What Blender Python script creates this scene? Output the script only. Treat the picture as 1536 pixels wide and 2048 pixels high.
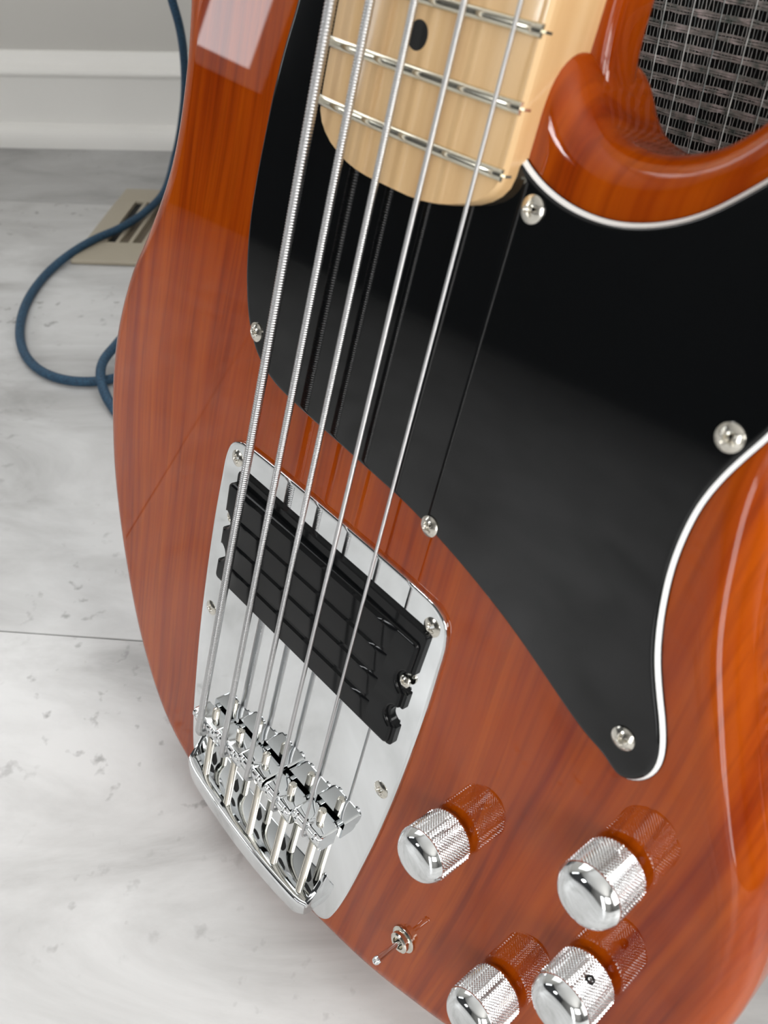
import bpy, bmesh, math, random
from mathutils import Vector, Matrix
random.seed(7)
PI = math.pi
scene = bpy.context.scene
for o in list(bpy.data.objects):
    bpy.data.objects.remove(o)

# ------------------------------------------------------------------ camera
CAM_H = 0.3832
PITCH = 42.7335                      # degrees below the horizon
cam_d = bpy.data.cameras.new('camera')
cam = bpy.data.objects.new('camera', cam_d)
scene.collection.objects.link(cam)
cam.location = (0, 0, CAM_H)
cam.rotation_euler = (math.radians(90 - PITCH), 0, 0)
cam_d.sensor_fit = 'VERTICAL'
cam_d.sensor_height = 36.0
cam_d.sensor_width = 27.0
cam_d.lens = 1656.5 * 36.0 / 2048.0
cam_d.clip_start = 0.02
cam_d.dof.use_dof = True
cam_d.dof.focus_distance = 0.32
cam_d.dof.aperture_fstop = 17.0
scene.camera = cam

# ------------------------------------------------------------------ world, light, exposure
wd = bpy.data.worlds.new('world')
scene.world = wd
wd.use_nodes = True
wd.node_tree.nodes['Background'].inputs[0].default_value = (0.75, 0.85, 1.0, 1)
wd.node_tree.nodes['Background'].inputs[1].default_value = 0.05


def area(name, loc, rot, sx, sy, power, col):
    l = bpy.data.lights.new(name, 'AREA')
    l.shape = 'RECTANGLE'
    l.size = sx
    l.size_y = sy
    l.energy = power
    l.color = col
    o = bpy.data.objects.new(name, l)
    scene.collection.objects.link(o)
    o.location = loc
    o.rotation_euler = rot
    return o


# room extents (metres): x left/right, y front (behind the camera) / back
RX0, RX1, RY0, RYB, RH = -3.20, 1.30, -2.6, 1.135, 2.45
# daylight entering through the two window openings
WRT = (-1.75, -0.65, 0.55, 1.80)     # window in the right wall: y0, y1, z0, z1
WLS = (0.98, 1.22, 0.56, 1.90)       # sidelight in the left wall near the back corner: y0, y1, z0, z1
area('daylight_right', (RX1 + 0.10, (WRT[0] + WRT[1]) / 2, (WRT[2] + WRT[3]) / 2), (math.radians(90), 0, math.radians(90)),
     WRT[1] - WRT[0], WRT[3] - WRT[2], 80.0, (1.0, 0.985, 0.96))
WR = math.radians(-3.0)              # the back wall is slightly turned to the view
WB = Vector((-0.39, 1.1350, 0))
area('daylight_side', (RX0 - 0.10, (WLS[0] + WLS[1]) / 2, (WLS[2] + WLS[3]) / 2), (math.radians(90), 0, math.radians(-90)),
     WLS[1] - WLS[0], WLS[3] - WLS[2], 6.0, (0.93, 0.97, 1.0))
WBW = (-0.95, 1.15, 0.95, 2.20)      # wide window in the back wall above the picture: local x0, x1, z0, z1
bw = WB + Matrix.Rotation(WR, 3, 'Z') @ Vector(((WBW[0] + WBW[1]) / 2, 0.10, (WBW[2] + WBW[3]) / 2))
area('daylight_above', bw, (math.radians(-90), 0, WR), WBW[1] - WBW[0], WBW[3] - WBW[2], 43.0, (0.96, 0.98, 1.0))
WFT = (-1.00, -0.45, 0.06, 1.95)     # glazed door behind the camera: x0, x1, z0, z1
area('daylight_front', ((WFT[0] + WFT[1]) / 2, RY0 - 0.10, (WFT[2] + WFT[3]) / 2), (math.radians(90), 0, 0),
     WFT[1] - WFT[0], WFT[3] - WFT[2], 19.0, (0.98, 0.985, 1.0))
WFH = (0.15, 1.15, 1.25, 2.20)       # high window behind the camera: x0, x1, z0, z1
area('daylight_high', ((WFH[0] + WFH[1]) / 2, RY0 - 0.10, (WFH[2] + WFH[3]) / 2), (math.radians(90), 0, 0),
     WFH[1] - WFH[0], WFH[3] - WFH[2], 30.0, (1.0, 0.985, 0.96))
WLT = (-1.15, -0.65, 1.25, 1.95)     # high window in the left wall: y0, y1, z0, z1
area('daylight_left', (RX0 - 0.10, (WLT[0] + WLT[1]) / 2, (WLT[2] + WLT[3]) / 2), (math.radians(90), 0, math.radians(-90)),
     WLT[1] - WLT[0], WLT[3] - WLT[2], 26.0, (0.96, 0.98, 1.0))
vs = scene.view_settings
vs.view_transform = 'Standard'
vs.look = 'None'
vs.gamma = 1.0
vs.use_curve_mapping = False
vs.exposure = -0.06

# ------------------------------------------------------------------ materials


def mat(name, col, rough=0.5, metal=0.0, coat=0.0, coat_rough=0.03, ior=1.5, spec=0.5):
    m = bpy.data.materials.new(name)
    m.use_nodes = True
    b = m.node_tree.nodes['Principled BSDF']
    b.inputs['Base Color'].default_value = (*col, 1)
    b.inputs['Roughness'].default_value = rough
    b.inputs['Metallic'].default_value = metal
    b.inputs['Coat Weight'].default_value = coat
    b.inputs['Coat Roughness'].default_value = coat_rough
    b.inputs['IOR'].default_value = ior
    b.inputs['Specular IOR Level'].default_value = spec
    return m


def nodes(m):
    nt = m.node_tree
    return nt, nt.nodes['Principled BSDF'], nt.nodes.new, nt.links.new


def ramp(new, stops):
    r = new('ShaderNodeValToRGB')
    e = r.color_ramp.elements
    while len(e) > 1:
        e.remove(e[0])
    e[0].position = stops[0][0]
    e[0].color = (*stops[0][1], 1)
    for p_, c_ in stops[1:]:
        k = e.new(p_)
        k.color = (*c_, 1)
    return r


def noise_col(m, scale3, nscale, stops, detail=4, rough=0.55, dist=0.0, bump=0.0, bscale=None):
    nt, b, new, link = nodes(m)
    tc = new('ShaderNodeTexCoord')
    mp = new('ShaderNodeMapping')
    mp.inputs['Scale'].default_value = scale3
    link(tc.outputs['Object'], mp.inputs['Vector'])
    n = new('ShaderNodeTexNoise')
    n.inputs['Scale'].default_value = nscale
    n.inputs['Detail'].default_value = detail
    n.inputs['Roughness'].default_value = rough
    n.inputs['Distortion'].default_value = dist
    link(mp.outputs[0], n.inputs['Vector'])
    r = ramp(new, stops)
    link(n.outputs['Fac'], r.inputs[0])
    link(r.outputs[0], b.inputs['Base Color'])
    if bump:
        bp_ = new('ShaderNodeBump')
        bp_.inputs['Strength'].default_value = bump
        bp_.inputs['Distance'].default_value = 0.001
        link(n.outputs['Fac'], bp_.inputs['Height'])
        link(bp_.outputs[0], b.inputs['Normal'])
    return n, r


M = {}
M['chrome'] = mat('chrome', (0.80, 0.82, 0.83), 0.035, 1.0)
M['nickel'] = mat('nickel', (0.72, 0.69, 0.62), 0.16, 1.0)
M['string'] = mat('steel_string', (0.56, 0.56, 0.565), 0.30, 1.0)
M['fret'] = mat('fret_nickel', (0.74, 0.70, 0.58), 0.17, 1.0)
M['black_gloss'] = mat('black_gloss', (0.0030, 0.0034, 0.0038), 0.10, 0.0, 0.0, 0.02, 1.5, spec=0.5)
M['black_gloss'].node_tree.nodes['Principled BSDF'].inputs['Roughness'].default_value = 0.06
M['black_plastic'] = mat('black_plastic', (0.0045, 0.005, 0.0055), 0.13, spec=0.2)
M['white_ply'] = mat('white_ply', (0.85, 0.86, 0.86), 0.35)
M['dark'] = mat('black_and_hole_shade', (0.004, 0.004, 0.004), 0.7)  # black parts, and flat black standing for the shade in holes
M['wall'] = mat('wall_paint', (0.53, 0.518, 0.49), 0.75)
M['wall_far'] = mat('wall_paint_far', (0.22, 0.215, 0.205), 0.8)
M['wall_dark'] = mat('wall_dark_for_reflection', (0.035, 0.037, 0.04), 0.8)  # unseen left wall, made dark to darken reflections in pickguard and body
M['trim'] = mat('trim_paint', (0.82, 0.81, 0.78), 0.38)
M['ceiling'] = mat('ceiling_paint', (0.50, 0.49, 0.475), 0.85)
M['register'] = mat('register_enamel', (0.40, 0.355, 0.275), 0.45)
M['damper'] = mat('damper_metal', (0.12, 0.095, 0.065), 0.6)
M['tolex'] = mat('tolex', (0.012, 0.012, 0.013), 0.55)
M['yarn'] = mat('grille_yarn', (0.20, 0.195, 0.19), 0.45)
M['warp'] = mat('grille_warp', (0.42, 0.43, 0.42), 0.35)
noise_col(M['yarn'], (1, 1, 1), 260, [(0.30, (0.12, 0.155, 0.14)), (0.52, (0.36, 0.33, 0.31)), (0.72, (0.70, 0.62, 0.61))], detail=3)
noise_col(M['warp'], (1, 1, 0.25), 420, [(0.35, (0.25, 0.28, 0.28)), (0.65, (0.85, 0.86, 0.84))], detail=2)
noise_col(M['tolex'], (1, 1, 1), 900, [(0.3, (0.008, 0.008, 0.009)), (0.7, (0.018, 0.018, 0.019))], bump=0.5)


def floor_mat():
    m = mat('stone_vinyl', (0.5, 0.5, 0.5), 0.38, spec=0.4)
    nt, b, new, link = nodes(m)
    tc = new('ShaderNodeTexCoord')
    mp = new('ShaderNodeMapping')
    mp.inputs['Scale'].default_value = (0.75, 1.7, 1)
    link(tc.outputs['Object'], mp.inputs['Vector'])
    n1 = new('ShaderNodeTexNoise')
    n1.inputs['Scale'].default_value = 7.5
    n1.inputs['Detail'].default_value = 9
    n1.inputs['Roughness'].default_value = 0.62
    n1.inputs['Distortion'].default_value = 0.7
    link(mp.outputs[0], n1.inputs['Vector'])
    r1 = ramp(new, [(0.28, (0.335, 0.332, 0.330)), (0.45, (0.505, 0.507, 0.508)), (0.62, (0.620, 0.625, 0.630))])
    link(n1.outputs['Fac'], r1.inputs[0])
    # small dark pits and smudges
    n2 = new('ShaderNodeTexNoise')
    n2.inputs['Scale'].default_value = 85
    n2.inputs['Detail'].default_value = 3
    n2.inputs['Roughness'].default_value = 0.5
    link(tc.outputs['Object'], n2.inputs['Vector'])
    r2 = ramp(new, [(0.62, (0, 0, 0)), (0.72, (1, 1, 1))])
    link(n2.outputs['Fac'], r2.inputs[0])
    n3 = new('ShaderNodeTexNoise')
    n3.inputs['Scale'].default_value = 6
    link(tc.outputs['Object'], n3.inputs['Vector'])
    r3 = ramp(new, [(0.44, (0, 0, 0)), (0.60, (1, 1, 1))])
    link(n3.outputs['Fac'], r3.inputs[0])
    mul = new('ShaderNodeMath')
    mul.operation = 'MULTIPLY'
    link(r2.outputs[0], mul.inputs[0])
    link(r3.outputs[0], mul.inputs[1])
    mul2 = new('ShaderNodeMath')
    mul2.operation = 'MULTIPLY'
    mul2.inputs[1].default_value = 0.62
    link(mul.outputs[0], mul2.inputs[0])
    mx = new('ShaderNodeMix')
    mx.data_type = 'RGBA'
    link(mul2.outputs[0], mx.inputs['Factor'])
    link(r1.outputs[0], mx.inputs['A'])
    mx.inputs['B'].default_value = (0.13, 0.125, 0.125, 1)
    # tone per tile; the far row's also carries the dimmer light there
    oi = new('ShaderNodeObjectInfo')
    vm = new('ShaderNodeVectorMath')
    vm.operation = 'MULTIPLY'
    link(mx.outputs['Result'], vm.inputs[0])
    link(oi.outputs['Color'], vm.inputs[1])
    link(vm.outputs[0], b.inputs['Base Color'])
    bm_ = new('ShaderNodeBump')
    bm_.inputs['Strength'].default_value = 0.12
    bm_.inputs['Distance'].default_value = 0.002
    link(n1.outputs['Fac'], bm_.inputs['Height'])
    link(bm_.outputs[0], b.inputs['Normal'])
    return m


def wood_body():
    m = mat('amber_ash', (0.4, 0.08, 0.006), 0.45, coat=0.85, coat_rough=0.015)
    nt, b, new, link = nodes(m)
    b.inputs['Coat IOR'].default_value = 1.52
    b.inputs['Specular IOR Level'].default_value = 0.0
    tc = new('ShaderNodeTexCoord')
    # slow warp so that the rings bend
    mp0 = new('ShaderNodeMapping')
    mp0.inputs['Scale'].default_value = (5, 2.2, 9)
    link(tc.outputs['Object'], mp0.inputs['Vector'])
    nw = new('ShaderNodeTexNoise')
    nw.inputs['Scale'].default_value = 1.3
    nw.inputs['Detail'].default_value = 2
    link(mp0.outputs[0], nw.inputs['Vector'])
    va = new('ShaderNodeVectorMath')
    va.operation = 'MULTIPLY_ADD'
    va.inputs[1].default_value = (0.040, 0.0, 0.05)
    link(nw.outputs['Color'], va.inputs[0])
    link(tc.outputs['Object'], va.inputs[2])
    mp = new('ShaderNodeMapping')
    mp.inputs['Scale'].default_value = (1, 0.035, 0.22)
    link(va.outputs[0], mp.inputs['Vector'])
    # wide rings
    n1 = new('ShaderNodeTexNoise')
    n1.inputs['Scale'].default_value = 120
    n1.inputs['Detail'].default_value = 3
    n1.inputs['Roughness'].default_value = 0.6
    link(mp.outputs[0], n1.inputs['Vector'])
    r1 = ramp(new, [(0.28, (0.215, 0.021, 0.0006)), (0.46, (0.330, 0.048, 0.0010)), (0.72, (0.420, 0.074, 0.0014))])
    link(n1.outputs['Fac'], r1.inputs[0])
    # fine pores
    n2 = new('ShaderNodeTexNoise')
    n2.inputs['Scale'].default_value = 520
    n2.inputs['Detail'].default_value = 3
    link(mp.outputs[0], n2.inputs['Vector'])
    r2 = ramp(new, [(0.34, (0.72, 0.66, 0.6)), (0.52, (1, 1, 1))])
    link(n2.outputs['Fac'], r2.inputs[0])
    mx = new('ShaderNodeMix')
    mx.data_type = 'RGBA'
    mx.blend_type = 'MULTIPLY'
    mx.inputs['Factor'].default_value = 0.65
    link(r1.outputs[0], mx.inputs['A'])
    link(r2.outputs[0], mx.inputs['B'])
    link(mx.outputs['Result'], b.inputs['Base Color'])
    return m


def maple():
    m = mat('maple', (0.7, 0.5, 0.3), 0.4, coat=0.7, coat_rough=0.06)
    nt, b, new, link = nodes(m)
    noise_col(m, (1, 0.06, 1), 130, [(0.30, (0.62, 0.375, 0.170)), (0.5, (0.72, 0.475, 0.235)), (0.7, (0.80, 0.560, 0.310))], detail=4)
    return m


M['floor'] = floor_mat()
M['slab'] = mat('subfloor', (0.30, 0.295, 0.29), 0.9)
M['body'] = wood_body()
M['maple'] = maple()
M['cable'] = mat('blue_braid', (0.02, 0.085, 0.19), 0.6)
noise_col(M['cable'], (1, 1, 1), 700, [(0.35, (0.006, 0.028, 0.062)), (0.65, (0.022, 0.085, 0.155))], detail=2, bump=0.6)

# ------------------------------------------------------------------ helpers


def link_obj(o, parent=None):
    scene.collection.objects.link(o)
    if parent is not None:
        o.parent = parent
    return o


def mesh_obj(name, bm, m, parent=None, smooth=True, angle=35, kind=None):
    bmesh.ops.recalc_face_normals(bm, faces=bm.faces)
    me = bpy.data.meshes.new(name)
    bm.to_mesh(me)
    bm.free()
    return data_obj(name, me, m, parent, smooth, angle, kind)


def data_obj(name, me, m, parent=None, smooth=True, angle=35, kind=None):
    if not me.materials:
        me.materials.append(M[m])
    if smooth:
        for f in me.polygons:
            f.use_smooth = True
        me.set_sharp_from_angle(angle=math.radians(angle))
    o = bpy.data.objects.new(name, me)
    link_obj(o, parent)
    if kind:
        o['kind'] = kind
    return o


def pyd(name, v, f, m, parent=None, smooth=True, angle=35, kind=None):
    bm = bmesh.new()
    vs_ = [bm.verts.new(x) for x in v]
    for q in f:
        try:
            bm.faces.new([vs_[i] for i in q])
        except ValueError:
            pass
    return mesh_obj(name, bm, m, parent, smooth, angle, kind)


def copy_obj(src, parent=None, name=None):
    c = src.copy()
    scene.collection.objects.link(c)
    if parent is not None:
        c.parent = parent
    return c


def tag(o, label, cat=None, group=None):
    o['label'] = label
    if cat:
        o['category'] = cat
    if group:
        o['group'] = group
    return o


def box(bm, x0, x1, y0, y1, z0, z1, bev=0.0, seg=2):
    r = bmesh.ops.create_cube(bm, size=1)
    vv = r['verts']
    for v in vv:
        v.co = ((x0 + x1) / 2 + v.co.x * (x1 - x0), (y0 + y1) / 2 + v.co.y * (y1 - y0), (z0 + z1) / 2 + v.co.z * (z1 - z0))
    if bev:
        ed = list({e for v in vv for e in v.link_edges})
        bmesh.ops.bevel(bm, geom=ed, offset=bev, segments=seg, profile=0.5, affect='EDGES')


def loft(bm, loops, cap0=True, cap1=True, closed=True):
    rows = [[bm.verts.new(p) for p in l] for l in loops]
    n = len(rows[0])
    for a, b_ in zip(rows[:-1], rows[1:]):
        for i in range(n if closed else n - 1):
            j = (i + 1) % n
            bm.faces.new((a[i], a[j], b_[j], b_[i]))
    if cap0:
        bm.faces.new(rows[0][::-1])
    if cap1:
        bm.faces.new(rows[-1])
    return rows


def lathe(bm, prof, seg=32, c=(0, 0, 0)):
    rows = []
    for r, z in prof:
        if r < 1e-9:
            rows.append([bm.verts.new((c[0], c[1], c[2] + z))])
        else:
            rows.append([bm.verts.new((c[0] + r * math.cos(2 * PI * i / seg), c[1] + r * math.sin(2 * PI * i / seg), c[2] + z)) for i in range(seg)])
    for a, b_ in zip(rows[:-1], rows[1:]):
        for i in range(seg):
            j = (i + 1) % seg
            if len(a) == 1 and len(b_) == 1:
                continue
            if len(a) == 1:
                bm.faces.new((a[0], b_[j], b_[i]))
            elif len(b_) == 1:
                bm.faces.new((a[i], a[j], b_[0]))
            else:
                bm.faces.new((a[i], a[j], b_[j], b_[i]))


def tube(bm, pts, rad, seg=10, caps=True):
    """swept tube along 3-D points; rad is a number or list"""
    n = len(pts)
    P_ = [Vector(p) for p in pts]
    t0 = (P_[1] - P_[0]).normalized()
    up = Vector((0, 0, 1)) if abs(t0.z) < 0.9 else Vector((1, 0, 0))
    nrm = t0.cross(up).normalized()
    loops = []
    for i in range(n):
        t = (P_[min(i + 1, n - 1)] - P_[max(i - 1, 0)]).normalized()
        nrm = (nrm - t * nrm.dot(t)).normalized()
        bn = t.cross(nrm)
        r = rad[i] if isinstance(rad, (list, tuple)) else rad
        loops.append([P_[i] + nrm * (r * math.cos(2 * PI * k / seg)) + bn * (r * math.sin(2 * PI * k / seg)) for k in range(seg)])
    loft(bm, loops, caps, caps)


def catmull(pts, sub, closed=True):
    n = len(pts)
    out = []
    rng = range(n) if closed else range(n - 1)
    dim = len(pts[0])
    for i in rng:
        if closed:
            p0, p1, p2, p3 = pts[i - 1], pts[i], pts[(i + 1) % n], pts[(i + 2) % n]
        else:
            p0, p1, p2, p3 = pts[max(i - 1, 0)], pts[i], pts[i + 1], pts[min(i + 2, n - 1)]
        # centripetal parametrisation keeps uneven points from looping
        d = lambda a, b: max(sum((a[k] - b[k]) ** 2 for k in range(dim)) ** 0.25, 1e-6)
        t1 = d(p0, p1)
        t2 = t1 + d(p1, p2)
        t3 = t2 + d(p2, p3)
        for s in range(sub):
            t = t1 + (t2 - t1) * s / sub
            q = []
            for k in range(dim):
                a1 = p0[k] * (t1 - t) / t1 + p1[k] * t / t1
                a2 = p1[k] * (t2 - t) / (t2 - t1) + p2[k] * (t - t1) / (t2 - t1)
                a3 = p2[k] * (t3 - t) / (t3 - t2) + p3[k] * (t - t2) / (t3 - t2)
                b1 = a1 * (t2 - t) / t2 + a2 * t / t2
                b2 = a2 * (t3 - t) / (t3 - t1) + a3 * (t - t1) / (t3 - t1)
                q.append(b1 * (t2 - t) / (t2 - t1) + b2 * (t - t1) / (t2 - t1))
            out.append(tuple(q))
    if not closed:
        out.append(tuple(pts[-1]))
    return out


def resample(pts, n, closed=True):
    P_ = [Vector(p) for p in pts]
    if closed:
        P_.append(P_[0])
    L = [0]
    for a, b_ in zip(P_[:-1], P_[1:]):
        L.append(L[-1] + (b_ - a).length)
    out = []
    j = 0
    m_ = n if closed else n - 1
    for i in range(n):
        s = L[-1] * i / m_
        while j < len(L) - 2 and L[j + 1] < s:
            j += 1
        f = (s - L[j]) / max(L[j + 1] - L[j], 1e-9)
        out.append(P_[j].lerp(P_[j + 1], min(f, 1)))
    return out


def smooth_loop(pts, it=2):
    n = len(pts)
    for _ in range(it):
        pts = [pts[i - 1] * 0.25 + pts[i] * 0.5 + pts[(i + 1) % n] * 0.25 for i in range(n)]
    return pts


def area2(pts):
    return 0.5 * sum(pts[i - 1][0] * pts[i][1] - pts[i][0] * pts[i - 1][1] for i in range(len(pts)))


def inset(pts, d):
    """inward offset of a closed 2-D loop of Vectors"""
    n = len(pts)
    sg = 1 if area2(pts) > 0 else -1
    out = []
    for i in range(n):
        t = (pts[(i + 1) % n] - pts[i - 1])
        t.normalize()
        nn = Vector((-t[1], t[0])) * sg
        out.append(Vector((pts[i][0], pts[i][1])) + nn * d)
    return out


def z3(l, z, s=0.001):
    return [(p[0] * s, p[1] * s, z * s) for p in l]


# ------------------------------------------------------------------ the room
FR = math.radians(-5.0)              # floor tiles are laid at a slight angle to the view


def rot2(x, y, a):
    return x * math.cos(a) - y * math.sin(a), x * math.sin(a) + y * math.cos(a)


bm = bmesh.new()
box(bm, RX0 - 0.2, RX1 + 0.2, RY0 - 0.2, RYB + 0.45, -0.06, -0.004)
floor = mesh_obj('floor', bm, 'slab', smooth=False)
floor['kind'] = 'structure'
floor['label'] = 'pale grey stone-look vinyl tile floor'

TW, TH, GAP = 1.22, 0.61, 0.0004
bm = bmesh.new()
box(bm, -TW / 2 + GAP, TW / 2 - GAP, -TH / 2 + GAP, TH / 2 - GAP, -0.004, 0.0, 0.0005, 2)
tile0 = None
# seam seen in the photograph passes (-0.19, 0.317)
sx, sy = rot2(-0.1845, 0.3078, -FR)
for r in range(-5, 4):
    for c in range(-5, 4):
        lx = sx + 0.20 + c * TW + (r % 2) * TW * 0.60
        ly = sy + (r + 0.5) * TH
        wx, wy = rot2(lx, ly, FR)
        if wx < RX0 - 0.6 or wx > RX1 + 0.6 or wy < RY0 - 0.3 or wy > RYB + 0.5:
            continue
        if tile0 is None:
            t = tile0 = mesh_obj('floor_tile', bm, 'floor', floor, smooth=False)
        else:
            t = copy_obj(tile0, floor)
        t.location = (wx, wy, 0)
        tone = (0.86, 0.70, 0.90, 1.02, 0.96)[(r * 3 + c) % 5] if r != 0 and r != -1 and r != 1 else {-1: 1.06, 0: 0.98, 1: 0.74}[r]  # tile tones, with the far row darkened to stand for weaker light
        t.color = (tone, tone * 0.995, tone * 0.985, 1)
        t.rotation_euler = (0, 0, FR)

# back wall (the one in the picture), slightly turned
bm = bmesh.new()
box(bm, -4.6, WBW[0], 0.0, 0.12, 0, RH)
box(bm, WBW[1], 2.2, 0.0, 0.12, 0, RH)
for (q0, q1, qz0, qz1) in (WBW,):
    box(bm, q0, q1, 0.0, 0.12, 0, qz0)
    box(bm, q0, q1, 0.0, 0.12, qz1, RH)
wall_back = mesh_obj('wall_back', bm, 'wall', smooth=False)
wall_back.location = WB
wall_back.rotation_euler = (0, 0, WR)
tag(wall_back, 'plain pale grey painted wall behind the bass')
wall_back['kind'] = 'structure'

# baseboard: board, bead cap and shoe moulding in one profile, y towards the room is negative
prof = [(0, 0.112), (-0.004, 0.111), (-0.006, 0.107), (-0.0075, 0.1015), (-0.0115, 0.097), (-0.0165, 0.0935), (-0.0180, 0.0895), (-0.0172, 0.0865),
        (-0.0145, 0.0845), (-0.0135, 0.082), (-0.0135, 0.0275), (-0.0155, 0.0268), (-0.0205, 0.0245), (-0.0245, 0.020), (-0.0268, 0.0135), (-0.0275, 0.006), (-0.0275, 0.0), (0, 0)]
bm = bmesh.new()
loft(bm, [[(x, y, z * 0.971) for y, z in prof] for x in (-4.6, 2.2)])
bb = mesh_obj('baseboard_back', bm, 'trim', angle=50)
bb.location = WB
bb.rotation_euler = (0, 0, WR)
tag(bb, 'white moulded baseboard along the grey wall')
bb['kind'] = 'structure'


def wall_with_opening(name, u0, u1, openings, thick, m):
    bm_ = bmesh.new()
    u = u0
    for (o0, o1, oz0, oz1) in openings:
        box(bm_, u, o0, -thick, 0, 0, RH)
        box(bm_, o0, o1, -thick, 0, 0, oz0)
        box(bm_, o0, o1, -thick, 0, oz1, RH)
        u = o1
    box(bm_, u, u1, -thick, 0, 0, RH)
    o = mesh_obj(name, bm_, m, smooth=False)
    o['kind'] = 'structure'
    return o


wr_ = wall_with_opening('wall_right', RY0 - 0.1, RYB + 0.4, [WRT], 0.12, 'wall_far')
wr_.rotation_euler = (0, 0, math.radians(90))
wr_.location = (RX1, 0, 0)
wl_ = wall_with_opening('wall_left', -RYB - 0.6, -RY0 + 0.1, [(-WLS[1], -WLS[0], WLS[2], WLS[3]), (-WLT[1], -WLT[0], WLT[2], WLT[3])], 0.12, 'wall_dark')
wl_.rotation_euler = (0, 0, math.radians(-90))
wl_.location = (RX0, 0, 0)
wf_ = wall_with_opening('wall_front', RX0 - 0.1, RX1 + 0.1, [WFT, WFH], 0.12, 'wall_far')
wf_.location = (0, RY0, 0)
bm = bmesh.new()
box(bm, RX0 - 0.2, RX1 + 0.2, RY0 - 0.2, RYB + 0.5, RH, RH + 0.1)
ce = mesh_obj('ceiling', bm, 'ceiling', smooth=False)
ce['kind'] = 'structure'


def window(name, w, h, nm):
    root = None
    bm_ = bmesh.new()
    t = 0.05
    box(bm_, -w / 2 - 0.07, w / 2 + 0.07, -0.02, 0.015, h, h + 0.08)
    box(bm_, -w / 2 - 0.07, w / 2 + 0.07, -0.02, 0.03, -0.06, 0)
    box(bm_, -w / 2 - 0.07, -w / 2, -0.02, 0.015, 0, h)
    box(bm_, w / 2, w / 2 + 0.07, -0.02, 0.015, 0, h)
    o = mesh_obj(name, bm_, 'trim', smooth=False)
    o['kind'] = 'structure'
    for k in range(nm):
        b2 = bmesh.new()
        x = -w / 2 + w * (k + 1) / (nm + 1)
        box(b2, x - t / 2, x + t / 2, -0.06, -0.02, 0, h)
        mesh_obj('mullion', b2, 'trim', o, smooth=False)
    b2 = bmesh.new()
    box(b2, -w / 2, w / 2, -0.065, -0.025, h * 0.5 - 0.02, h * 0.5 + 0.02)
    mesh_obj('meeting_rail', b2, 'trim', o, smooth=False)
    return o


w1 = window('window_1', WRT[1] - WRT[0], WRT[3] - WRT[2], 1)
w1.rotation_euler = (0, 0, math.radians(90))
w1.location = (RX1, (WRT[0] + WRT[1]) / 2, WRT[2])
w3 = window('window_3', WFT[1] - WFT[0], WFT[3] - WFT[2], 1)
w3.location = ((WFT[0] + WFT[1]) / 2, RY0, WFT[2])
w4 = window('window_4', WLT[1] - WLT[0], WLT[3] - WLT[2], 1)
w4.rotation_euler = (0, 0, math.radians(-90))
w4.location = (RX0, (WLT[0] + WLT[1]) / 2, WLT[2])
w2 = window('window_2', WLS[1] - WLS[0], WLS[3] - WLS[2], 0)
w2.rotation_euler = (0, 0, math.radians(-90))
w2.location = (RX0, (WLS[0] + WLS[1]) / 2, WLS[2])
w6 = window('window_6', WFH[1] - WFH[0], WFH[3] - WFH[2], 1)
w6.location = ((WFH[0] + WFH[1]) / 2, RY0, WFH[2])
w5 = window('window_5', WBW[1] - WBW[0], WBW[3] - WBW[2], 2)
w5.rotation_euler = (0, 0, WR + PI)
w5.location = WB + Matrix.Rotation(WR, 3, 'Z') @ Vector(((WBW[0] + WBW[1]) / 2, 0, WBW[2]))

# ------------------------------------------------------------------ floor register
reg = bpy.data.objects.new('floor_register', None)
link_obj(reg)
tag(reg, 'beige slotted metal floor register near the baseboard, blue cable across it', 'floor vent')
reg.location = (-0.3155, 0.7825, 0.0)
reg.rotation_euler = (0, 0, math.radians(-4.5))
RW, RD = 0.29, 0.185
s0, s1 = 0.045, 0.150
nsl, pit, sw = 18, 0.0140, 0.0098
x00 = 0.022
# faceplate: rim strips and bars around real slots
bm = bmesh.new()
box(bm, 0, RW, 0, s0, 0.0003, 0.0045, 0.0012)
box(bm, 0, RW, s1, RD, 0.0003, 0.0045, 0.0012)
box(bm, 0, x00, s0, s1, 0.0003, 0.0044)
box(bm, x00 + nsl * pit - (pit - sw), RW, s0, s1, 0.0003, 0.0044)
mesh_obj('face_plate', bm, 'register', reg, smooth=False)
bar0 = None
for k in range(nsl - 1):
    bm = bmesh.new()
    if bar0 is None:
        box(bm, 0, pit - sw, s0, s1, 0.0003, 0.0043, 0.0006)
        b_ = bar0 = mesh_obj('bar', bm, 'register', reg, smooth=False)
    else:
        bm.free()
        b_ = copy_obj(bar0, reg)
    b_.location = (x00 + k * pit + sw, 0, 0)
bm = bmesh.new()
box(bm, x00, x00 + sw, s0, s1, 0.0001, 0.0008)
mesh_obj('duct_shade', bm, 'dark', reg, smooth=False)  # flat black sheet under the first slot, the duct's shade as colour
bm = bmesh.new()
box(bm, x00 + sw, x00 + nsl * pit, s0, s1, 0.0001, 0.0010)
mesh_obj('damper', bm, 'damper', reg, smooth=False)

# ------------------------------------------------------------------ bass guitar frame of reference
GM = Matrix(((0.66051, 0.22704, -0.71567), (-0.75042, 0.16880, -0.63905), (-0.02431, 0.95915, 0.28185)))
CG = Vector((0.159664, 0.273478, 0.171172))           # camera seen from the guitar frame
g_org = Vector((0, 0, CAM_H)) - GM @ CG
bass = bpy.data.objects.new('bass_guitar', None)
link_obj(bass)
bass.matrix_world = Matrix.Translation(g_org) @ GM.to_4x4()
tag(bass, 'five-string electric bass with amber wood body and black pickguard, leaning on an amplifier', 'bass guitar')


def gw(x, y, z):
    return g_org + GM @ Vector((x * 0.001, y * 0.001, z * 0.001))


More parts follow.
